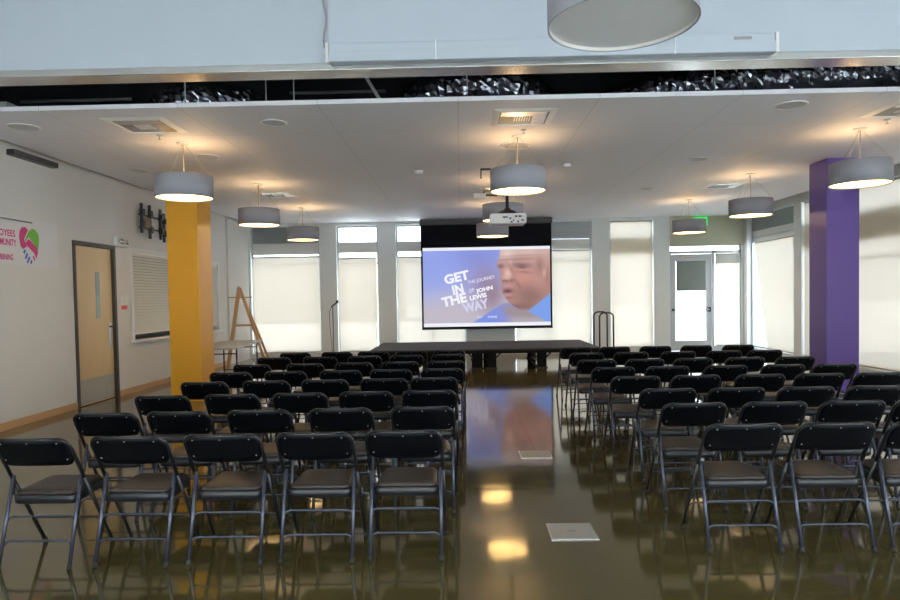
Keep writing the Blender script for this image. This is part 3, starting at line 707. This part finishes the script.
def picture(u, v):
    if v > .963 or v < .05: return (236, 238, 246)
    c = mixc((140, 158, 232), (166, 174, 230), ss(.75, .2, v))
    c = mixc(c, (190, 182, 196), ss(.55, .12, v - .25 * u))
    c = mixc(c, (146, 134, 190), .8 * blob(u, v, .46, .64, .14, .30))
    c = mixc(c, (142, 116, 136), .9 * blob(u, v, .535, .42, .10, .24))
    c = mixc(c, (112, 128, 214), .5 * blob(u, v, .42, .90, .2, .14))
    # blue shirt shoulder, then the dark suit and the far collar
    edge = .03 + (u - .36) * 1.0
    if u > .35 and v < .32: c = mixc(c, mixc((112, 138, 226), (134, 138, 204), ss(.52, .68, u)), ss(-.01, .03, edge - v) * ss(.31, .27, v))
    if u > .60: c = mixc(c, mixc((150, 136, 142), (172, 162, 172), ss(.16, .05, v)), ss(.62, .72, u + .35 * (v - .1)) * ss(.30, .2, v))
    if u > .80:
        c = mixc(c, (112, 154, 234), ss(-.01, .02, v - (.16 - (u - .84) * .9)) if u < .92 else ss(-.01, .02, v - (.085 - (u - .92) * 1.0)))
    f = ss(-.006, .010, u - prof(v)) * ss(-.012, .02, v - (.19 + max(0, u - .83) * 1.25))
    if f > 0:
        s = mixc((176, 126, 116), (198, 162, 154), ss(.60, .95, v))
        def bl(col, k, cu_, cv, ru, rv, ro=0):
            nonlocal s
            s = mixc(s, col, k * blob(u, v, cu_, cv, ru, rv, ro))
        bl((228, 204, 198), .9, .665, .91, .06, .07); bl((222, 190, 180), .6, .84, .93, .12, .05)
        bl((206, 142, 132), .8, .80, .60, .10, .09); bl((200, 150, 138), .5, .90, .52, .06, .12)
        bl((150, 104, 100), .6, .73, .84, .16, .02, .06); bl((150, 104, 100), .4, .76, .885, .15, .012, .05)
        bl((104, 70, 76), .85, .612, .755, .026, .026); bl((112, 76, 80), .8, .775, .765, .075, .028, -.12)
        bl((206, 164, 156), .6, .69, .80, .018, .05); bl((190, 140, 132), .7, .785, .705, .05, .014, -.1)
        bl((84, 54, 62), .8, .78, .735, .032, .012, -.1); bl((126, 84, 84), .6, .80, .675, .05, .012, -.15)
        bl((228, 190, 180), .95, .668, .665, .028, .06, .15); bl((222, 180, 168), .7, .655, .615, .035, .03)
        bl((110, 70, 72), .75, .645, .568, .04, .013); bl((124, 82, 82), .7, .70, .575, .016, .025)
        bl((148, 98, 94), .7, .745, .52, .014, .085, .35); bl((150, 104, 100), .5, .70, .70, .012, .07, .3)
        bl((204, 152, 158), .85, .668, .510, .04, .014); bl((188, 134, 146), .8, .665, .488, .045, .012)
        bl((82, 48, 58), .95, .665, .440, .036, .026); bl((196, 144, 158), .9, .668, .395, .034, .016); bl((120, 82, 84), .6, .675, .355, .035, .012)
        bl((128, 92, 88), .75, .84, .37, .11, .14); bl((116, 84, 84), .8, .76, .245, .10, .04); bl((164, 120, 112), .5, .68, .30, .025, .03)
        bl((140, 98, 90), .6, .92, .76, .03, .10); bl((216, 184, 178), .7, .955, .66, .014, .05); bl((150, 106, 98), .6, .975, .60, .012, .09)
        c = mixc(c, s, f)
    return mixc(c, (206, 204, 212), .08)
NU, NV = 200, 120
vs, fs, cols = [], [], []
for j in range(NV + 1):
    for i in range(NU + 1):
        u, v = i / NU, j / NV
        vs.append((-hw + 2 * hw * u, 0, ht * v)); q = picture(u, v)
        cols.extend([lin(q[0]), lin(q[1]), lin(q[2]), 1])
for j in range(NV):
    for i in range(NU):
        k = j * (NU + 1) + i; fs.append((k, k + 1, k + NU + 2, k + NU + 1))
pm = bpy.data.materials.new('projected_picture'); pm.use_nodes = True
nt = pm.node_tree; b_ = nt.nodes['Principled BSDF']; b_.inputs['Base Color'].default_value = (.05, .05, .05, 1); b_.inputs['Roughness'].default_value = .9; b_.inputs['Specular IOR Level'].default_value = .1
at_ = nt.nodes.new('ShaderNodeVertexColor'); at_.layer_name = 'picture'; nt.links.new(at_.outputs[0], b_.inputs['Emission Color']); b_.inputs['Emission Strength'].default_value = 1.0
po = MB().add(vs, fs).build('projected_image', pm, e)
ca = po.data.color_attributes.new('picture', 'FLOAT_COLOR', 'POINT'); ca.data.foreach_set('color', cols)
# title lettering on the screen
pl = lambda x, z, d: (x, -.004 - d, z)
U = lambda u: -hw + 2 * hw * u
V = lambda v: ht * v
rot = R(12)
for txt, u0, u1, v0, hh, mt in (('GET', .175, .375, .530, .125, 'text'), ('IN', .238, .325, .398, .125, 'text'), ('THE', .152, .352, .245, .125, 'text'), ('WAY', .318, .525, .165, .125, 'text2')):
    fit_text(txt, 'title_lettering', M[mt], e, U(u0), U(u1), V(v0), V(hh), pl, .045, rot)
for txt, u0, u1, v0, hh, bo in (('THE JOURNEY', .355, .575, .520, .055, .0), ('OF', .362, .405, .425, .05, .0), ('JOHN', .420, .555, .405, .068, .05), ('LEWIS', .370, .505, .325, .060, .05)):
    fit_text(txt, 'subtitle_lettering', M['text'], e, U(u0), U(u1), V(v0), V(hh), pl, bo, rot)
for u0, u1, tx in ((.418, .468, 'PLAY'), (.505, .58, 'SCENES')):
    fit_text(tx, 'menu_lettering', M['text2'], e, U(u0), U(u1), V(.105), V(.026), pl, .04)

# ------------------------------------------------------------------ stage
def platform(x0, x1, label):
    e = empty('stage_platform', ((x0 + x1) / 2, 13.82, 0)); tag(e, label, 'stage platform', 'stage platforms')
    w = (x1 - x0) / 2 - .006; H = .43
    MB().box(-w, w, 0, 2.42, H - .03, H).build('deck', M['stage'], e, bevel=.003)
    MB().box(-w, w, .0, .03, H - .10, H - .03).box(-w, w, 2.39, 2.42, H - .10, H - .03).box(-w, -w + .03, .03, 2.39, H - .10, H - .03).box(w - .03, w, .03, 2.39, H - .10, H - .03).build('edge_frame', M['edge'], e)
    for x in (-w + .14, 0, w - .14):
        for y in (.18, 2.24):
            l = MB().box(x - .10, x + .10, y - .02, y + .02, .02, H - .03).build('leg', M['edge'], e)
            for sg in (-1, 1):
                if abs(x + sg * .28) < w: MB().bar((x + sg * .09, y, .22), (x + sg * .26, y, .39), .03, .03).build('gusset', M['blackplastic'], l)
            MB().box(x - .12, x + .12, y - .05, y + .05, 0, .02).build('foot', M['rubber'], l)
        MB().bar((x, .25, .36), (x, .95, .06), .03, .03).build('brace', M['steel'], e)
        MB().box(x - .02, x + .02, .2, 2.2, .05, .09).build('brace', M['blackplastic'], e)
platform(-1.95, .48, 'low black stage platform under the left part of the screen')
platform(.48, 2.90, 'low black stage platform under the right part of the screen, beside the handrails')

# handrails
def handrail(x, y, label):
    e = empty('handrail', (x, y, 0)); tag(e, label, 'handrail', 'stair handrails')
    w, H = .15, 1.135; r = .10
    p = [(-w, 0, .02), (-w, 0, H - r)] + [(px, 0, pz) for px, pz in arc(-w + r, H - r, r, 180, 90)][1:] + [(px, 0, pz) for px, pz in arc(w - r, H - r, r, 90, 0)] + [(w, 0, .02)]
    MB().tube(p, .018, 10).build('rail', M['black'], e)
    MB().tube([(-w, 0, .22), (w, 0, .22)], .012, 8).build('crossbar', M['black'], e)
    for s in (-1, 1): MB().box(s * w - .05, s * w + .05, -.05, .05, 0, .02).build('foot_plate', M['black'], e)
handrail(3.16, 15.05, 'black arched handrail at the stage end, farther of the two')
handrail(3.12, 14.25, 'black arched handrail at the stage end, nearer of the two')

# ------------------------------------------------------------------ floor boxes
def fbox(x, y, s, label):
    e = empty('floor_box', (x, y, 0)); tag(e, label, 'floor box', 'floor box covers')
    MB().box(-s, s, -s, s, 0, .006).build('rim', M['alu'], e, bevel=.002)
    MB().box(-s + .015, s - .015, -s + .015, s - .015, .006, .008).build('lid', M['lid'], e)
    MB().box(-.02, .03, -.01, .01, .008, .010).build('latch', M['greylabel'], e)
fbox(.695, 4.27, .152, 'square metal floor box cover in the aisle, nearer one')
fbox(.69, 6.36, .15, 'square metal floor box cover in the aisle, farther one')

# ------------------------------------------------------------------ table, easel, mic
e = empty('folding_table', (-4.29, 12.1, 0), .09); tag(e, 'grey folding table behind the yellow column', 'table')
MB().box(-.38, .38, -.98, .98, .705, .745).build('tabletop', M['tabletop'], e, bevel=.008)
for y in (-.80, .80):
    for x in (-.32, .32):
        l = MB().tube([(x, y, .705), (x, y, .015)], .014, 8).build('leg', M['black'], e); MB().cyl((x, y, 0), .018, 0, .02, 10).build('foot_cap', M['rubber'], l)
    MB().tube([(-.32, y, .62), (.32, y, .62)], .010, 8).build('crossbar', M['black'], e)
    MB().tube([(-.32, y, .18), (.32, y, .18)], .010, 8).build('crossbar', M['black'], e)
e = empty('easel', (-4.52, 13.7, 0)); tag(e, 'wooden A-frame easel beside the grey folding table', 'easel')
ap = (-.12, 0.05, 1.80)
MB().bar((-.34, -.18, .0), ap, .075, .035, (0, 1, 0)).build('leg', M['pine'], e)
MB().bar((.52, -.12, .0), (-.10, 0.05, 1.78), .055, .035, (0, 1, 0)).build('leg', M['pine'], e)
MB().bar((.46, .42, 0), (-.10, .09, 1.74), .045, .03, (0, 1, 0)).build('leg', M['pine'], e)
MB().bar((-.33, -.03, 1.60), (.16, -.03, 1.60), .03, .025).build('crossbar', M['pine'], e)
MB().bar((-.22, -.08, 1.02), (.24, -.08, 1.02), .035, .04).build('tray', M['pine'], e)
MB().cyl((ap[0], .03, 1.80), .03, -.03, .03, 12).build('hinge', M['steel'], e)
e = empty('microphone_stand', (-2.44, 12.5, 0)); tag(e, 'slim black microphone stand before the narrow window', 'microphone stand')
MB().cyl((0, 0, 0), .14, 0, .025, 28).build('base', M['black'], e)
MB().tube([(0, 0, .02), (0, 0, 1.38)], .009, 8).build('pole', M['black'], e)
mc = MB().tube([(-.03, 0, 1.38), (.0, 0, 1.41), (.09, -.02, 1.47)], .014, 8).build('microphone', M['blackplastic'], e)
MB().lathe([(0, 0), (.02, .005), (.026, .03), (.018, .055), (0, .06)], 14, (.09, -.02, 1.455)).build('mic_head', M['black'], mc)
MB().tube([(-.03, 0, 1.37), (-.065, 0, 1.30), (-.06, 0, 1.0), (-.03, 0, .6), (-.015, .0, .1)], .005, 6).build('cable', M['rubber'], e)

# ------------------------------------------------------------------ chairs
HT = .775; SL = .585
def yl(z): return .45 - SL * z          # slanting uprights
ch = empty('folding_chair'); tag(ch, 'x', 'chair', 'black folding chairs')
# uprights with the inverted-U top
UX = .222
z1 = HT - .012
def top_path(sx):
    return [(UX * sx, yl(.50), .50), (UX * sx, yl(z1 - .07), z1 - .07)]
p = [(-UX, yl(.50), .50), (-UX, yl(z1 - .06), z1 - .06)]
for a in range(1, 7):
    an = R(180 - 15 * a); px = -UX + .06 + .06 * math.cos(an); pz = z1 - .06 + .06 * math.sin(an); p.append((px, yl(pz) - .010 * a / 6, pz))
for k in range(1, 6):
    x = -UX + .06 + (2 * UX - .12) * k / 6; p.append((x, yl(z1) - .010 - .022 * (1 - (x / .17) ** 2), z1))
for a in range(0, 6):
    an = R(90 - 15 * a); px = UX - .06 + .06 * math.cos(an); pz = z1 - .06 + .06 * math.sin(an); p.append((px, yl(pz) - .010 * (6 - a) / 6, pz))
p += [(UX, yl(z1 - .06), z1 - .06), (UX, yl(.50), .50)]
MB().tube(p, .0115, 10).build('back_frame', M['black'], ch)
# backrest panel
def backrest():
    W, zt, zb, rc, n, th = .220, HT - .006, .590, .050, 20, .010
    cs = []
    for i in range(n + 1):
        x = -W + 2 * W * i / n; ax = abs(x); c = 0
        if ax > W - rc: c = rc - math.sqrt(max(0, rc * rc - (ax - W + rc) ** 2))
        cs.append((x, zt - c, zb + min(c, .04) * .9))
    vs = []; fs = []; kz = 5
    for side in (0, 1):
        for x, a, b2 in cs:
            for k in range(kz + 1):
                z = b2 + (a - b2) * k / kz
                y = yl(z) - .014 - .026 * (1 - (x / W) ** 2) + (th if side else 0) + (.004 if k in (0, kz) else 0) * (-1 if side else 1)
                vs.append((x, y, z))
    m_ = kz + 1; N_ = (n + 1) * m_
    for i in range(n):
        for k in range(kz):
            q = i * m_ + k
            fs.append((q, q + m_, q + m_ + 1, q + 1)); fs.append((N_ + q, N_ + q + 1, N_ + q + m_ + 1, N_ + q + m_))
        fs.append((i * m_, N_ + i * m_, N_ + (i + 1) * m_, (i + 1) * m_))
        fs.append((i * m_ + kz, (i + 1) * m_ + kz, N_ + (i + 1) * m_ + kz, N_ + i * m_ + kz))
    for k in range(kz):
        fs.append((k, k + 1, N_ + k + 1, N_ + k)); q = n * m_ + k; fs.append((q, N_ + q, N_ + q + 1, q + 1))
    return MB().add(vs, fs, True)
bk = backrest().build('backrest', M['blackback'], ch)
for x, z in ((-.165, .738), (0, .742), (.165, .738), (-.185, .630), (.185, .630)):
    y = yl(z) - .014 - .026 * (1 - (x / .224) ** 2) - .0005
    MB(lambda a, b2, c, x=x, y=y, z=z: (x + a, y - c, z + b2)).lathe([(.0, .003), (.003, .0028), (.005, 0)], 8).build('rivet', M['rivet'], bk)
# legs
for s in (-1, 1):
    l = MB().tube([(UX * s, yl(.012), .012), (UX * s, yl(.50), .50)], .0115, 10).build('leg', M['black'], ch)
    MB().tube([(UX * s, yl(0) + .0, .0), (UX * s, yl(.03), .03)], .0145, 10).build('foot_cap', M['rubber'], l)
    l = MB().tube([(.211 * s, .0, .012), (.208 * s, .150, .515)], .011, 10).build('leg', M['legs'], ch)
    MB().tube([(.211 * s, -.004, .0), (.211 * s, .005, .03)], .014, 10).build('foot_cap', M['rubber'], l)
# stretchers with turned-down ends
def rear_y(z): return .298 * (z - .012)
for z in (.285, .150):
    x = .207
    p = [(-x, rear_y(z - .03) + .0, z - .03), (-x + .012, rear_y(z) + .004, z - .008), (-x + .035, rear_y(z) + .006, z), (x - .035, rear_y(z) + .006, z), (x - .012, rear_y(z) + .004, z - .008), (x, rear_y(z - .03), z - .03)]
    MB().tube(p, .0065, 8).build('stretcher', M['legs'], ch)
for z in (.20,):
    MB().tube([(-UX, yl(z - .03), z - .03), (-UX + .02, yl(z) - .004, z - .005), (-UX + .04, yl(z) - .005, z), (UX - .04, yl(z) - .005, z), (UX - .02, yl(z) - .004, z - .005), (UX, yl(z - .03), z - .03)], .0065, 8).build('stretcher', M['black'], ch)
# seat
def ring(x0f, x1r, y0, y1, r, z, ins=0):
    pts = rrect(-1, 1, 0, 1, .18, 5); out = []
    base = rrect(-.2, .2, y0 + ins, y1 - ins, r, 5)
    for x, y in base:
        t_ = (y - y0) / (y1 - y0); w = (x1r * (1 - t_) + x0f * t_ - ins) / .2
        out.append((x * w, y, z + (y - y0) * .03))
    return out
YR0, YR1 = .105, .465
MB().rings([ring(.178, .198, YR0, YR1, .045, .350, .008), ring(.178, .198, YR0, YR1, .045, .356, .0), ring(.178, .198, YR0, YR1, .045, .402, .0), ring(.178, .198, YR0, YR1, .045, .405, .004)]).build('seat_pan', M['black'], ch)
MB().rings([ring(.172, .192, YR0, YR1, .045, .4045, .008), ring(.172, .192, YR0, YR1, .045, .416, .004), ring(.172, .192, YR0, YR1, .045, .425, .012), ring(.172, .192, YR0, YR1, .045, .430, .035), ring(.172, .192, YR0, YR1, .03, .433, .08)]).build('seat_cushion', M['vinyl'], ch)
for s in (-1, 1):
    MB().bar((.203 * s, .13, .40), (.214 * s, .16, .50), .006, .03, (0, 1, 0)).build('seat_bracket', M['black'], ch)

DL = [3.83, 4.656, 5.465, 6.331, 7.119, 7.933, 8.86, 9.56]
DR = [3.89, 4.65, 5.36, 6.20, 6.99, 7.80, 8.74, 9.66]
LX = [[-2.516, -1.958, -1.412, -.875, -.352], [-2.533, -2.02, -1.449, -.869, -.288], [-2.499, -1.922, -1.357, -.805, -.281], [-2.484, -1.893, -1.327, -.756, -.274],
      [-2.505, -1.915, -1.319, -.775, -.219], [-2.534, -1.893, -1.307, -.750, -.194], [-2.53, -1.912, -1.314, -.748, -.189], [-2.417, -1.814, -1.290, -.738, -.187]]
RX = [[1.658, 2.203, 2.74, 3.24, 3.77], [1.636, 2.20, 2.745, 3.264, 3.8], [1.673, 2.228, 2.79, 3.342, 3.89], [1.633, 2.198, 2.797, 3.349, 3.903],
      [1.605, 2.178, 2.792, 3.393, 3.936], [1.592, 2.162, 2.730, 3.338, 3.927], [1.653, 2.24, 2.863, 3.466, 4.0], [1.668, 2.236, 2.831, 3.426, 4.034]]
ORD = ['first', 'second', 'third', 'fourth', 'fifth', 'sixth', 'seventh', 'eighth']
first = True
for blk, XS in (('left', LX), ('right', RX)):
    for r_ in range(8):
        for c_ in range(5):
            x = XS[r_][c_]
            if blk == 'right' and ((r_ == 0 and c_ > 2) or (r_ == 1 and c_ > 3)): continue
            k = (4 - c_) if blk == 'left' else c_
            seat = 'on the aisle' if k == 0 else ORD[k] + ' seat from the aisle' if k < 4 else 'outermost seat'
            row = 'row nearest the viewer' if r_ == 0 else ('far row by the stage' if r_ == 7 else ORD[r_] + ' row from the viewer')
            lab = 'black folding chair, %s block, %s, %s' % (blk, row, seat)
            loc = (x, (DL[r_] - (4 - c_) * .018 if blk == 'left' else DR[r_]), 0); rz = random.uniform(-.02, .02)
            if first: ch.location = loc; ch.rotation_euler.z = rz; ch['label'] = lab; tree(ch); first = False
            else: copy_tree(ch, loc, rz, lab)

# ------------------------------------------------------------------ outside
struct(MB().box(-70, 70, -70, 90, -.30, -.125).build('ground', M['concrete']))
def house(x, y, w, d, h, rh, label):
    e = empty('house', (x, y, -.125)); tag(e, label, 'house', 'houses outside')
    MB().box(-w, w, 0, d, 0, h).build('walls', M['stucco'], e)
    MB().add([(-w - .4, -.4, h), (w + .4, -.4, h), (w + .4, d + .4, h), (-w - .4, d + .4, h), (-w - .4, d / 2, h + rh), (w + .4, d / 2, h + rh)], [(0, 1, 5, 4), (2, 3, 4, 5), (0, 4, 3), (1, 2, 5), (0, 3, 2, 1)]).build('roof', M['roof'], e)
house(-9.5, 46, 5, 8, 2.6, 1.5, 'pale house outside beyond the window shades')

# ------------------------------------------------------------------ light
w = bpy.data.worlds.new('overcast_sky'); S.world = w; w.use_nodes = True
nt = w.node_tree; bg = nt.nodes['Background']
tc = nt.nodes.new('ShaderNodeTexCoord'); sp = nt.nodes.new('ShaderNodeSeparateXYZ'); nt.links.new(tc.outputs['Generated'], sp.inputs[0])
rp = nt.nodes.new('ShaderNodeValToRGB'); rp.color_ramp.elements[0].position = 0.0; rp.color_ramp.elements[0].color = (.92, .95, 1, 1); rp.color_ramp.elements[1].position = .9; rp.color_ramp.elements[1].color = (.62, .80, 1, 1)
nt.links.new(sp.outputs[2], rp.inputs[0]); nt.links.new(rp.outputs[0], bg.inputs[0]); bg.inputs[1].default_value = SKY
bounce_sun = bpy.data.lights.new('bounce_sun', 'SUN'); bounce_sun.energy = 45; bounce_sun.angle = R(2); bounce_sun.color = (1, .96, .9)  # added so the lit ground outside bounces daylight up to the ceiling
so = bpy.data.objects.new('bounce_sun', bounce_sun); C.objects.link(so); so.rotation_euler = (0, R(-36), 0); so.location = (-20, 0, 30)
def portal(loc, rot, sx, sy):
    l = bpy.data.lights.new('portal', 'AREA'); l.shape = 'RECTANGLE'; l.size = sx; l.size_y = sy; l.cycles.is_portal = True
    o = bpy.data.objects.new('daylight_portal', l); C.objects.link(o); o.location = loc; o.rotation_euler = rot
for a, b in ((XL + .6, -1.5), (-1.1, 2.9), (3.3, XR - .6)): portal(((a + b) / 2, YR - .25, 1.77), (R(90), 0, 0), b - a, 3.05)
portal(((BAY['A'][0] + BAY['F'][1]) / 2, YB + .24, 1.8), (R(-90), 0, 0), 13, 3.4)
portal((XR + .24, 7.9, 1.8), (0, R(90), 0), 3.4, 18.6)

# ------------------------------------------------------------------ camera
F = 660.0
cam = bpy.data.cameras.new('camera'); cam.sensor_fit = 'HORIZONTAL'; cam.sensor_width = 36; cam.lens = F / 900 * 36; cam.shift_y = 17 / 900.0; cam.clip_start = .05
co = bpy.data.objects.new('camera', cam); C.objects.link(co)
yaw, pitch, roll = math.atan(11.4 / F), math.atan(20.8 / F), R(-1.0)
co.matrix_world = Matrix.Translation((0, 0, CAMZ)) @ Matrix.Rotation(yaw, 4, 'Z') @ Matrix.Rotation(PI / 2 - pitch, 4, 'X') @ Matrix.Rotation(roll, 4, 'Z')
S.camera = co
S.view_settings.view_transform = 'Standard'; S.view_settings.look = 'None'; S.view_settings.gamma = 1; S.view_settings.use_curve_mapping = False
S.view_settings.exposure = 0.0
S.cycles.max_bounces = 8; S.cycles.diffuse_bounces = 5; S.cycles.glossy_bounces = 4; S.cycles.transparent_max_bounces = 12; S.cycles.sample_clamp_indirect = 6; S.cycles.caustics_reflective = True; S.cycles.blur_glossy = 1.0; S.cycles.caustics_refractive = False
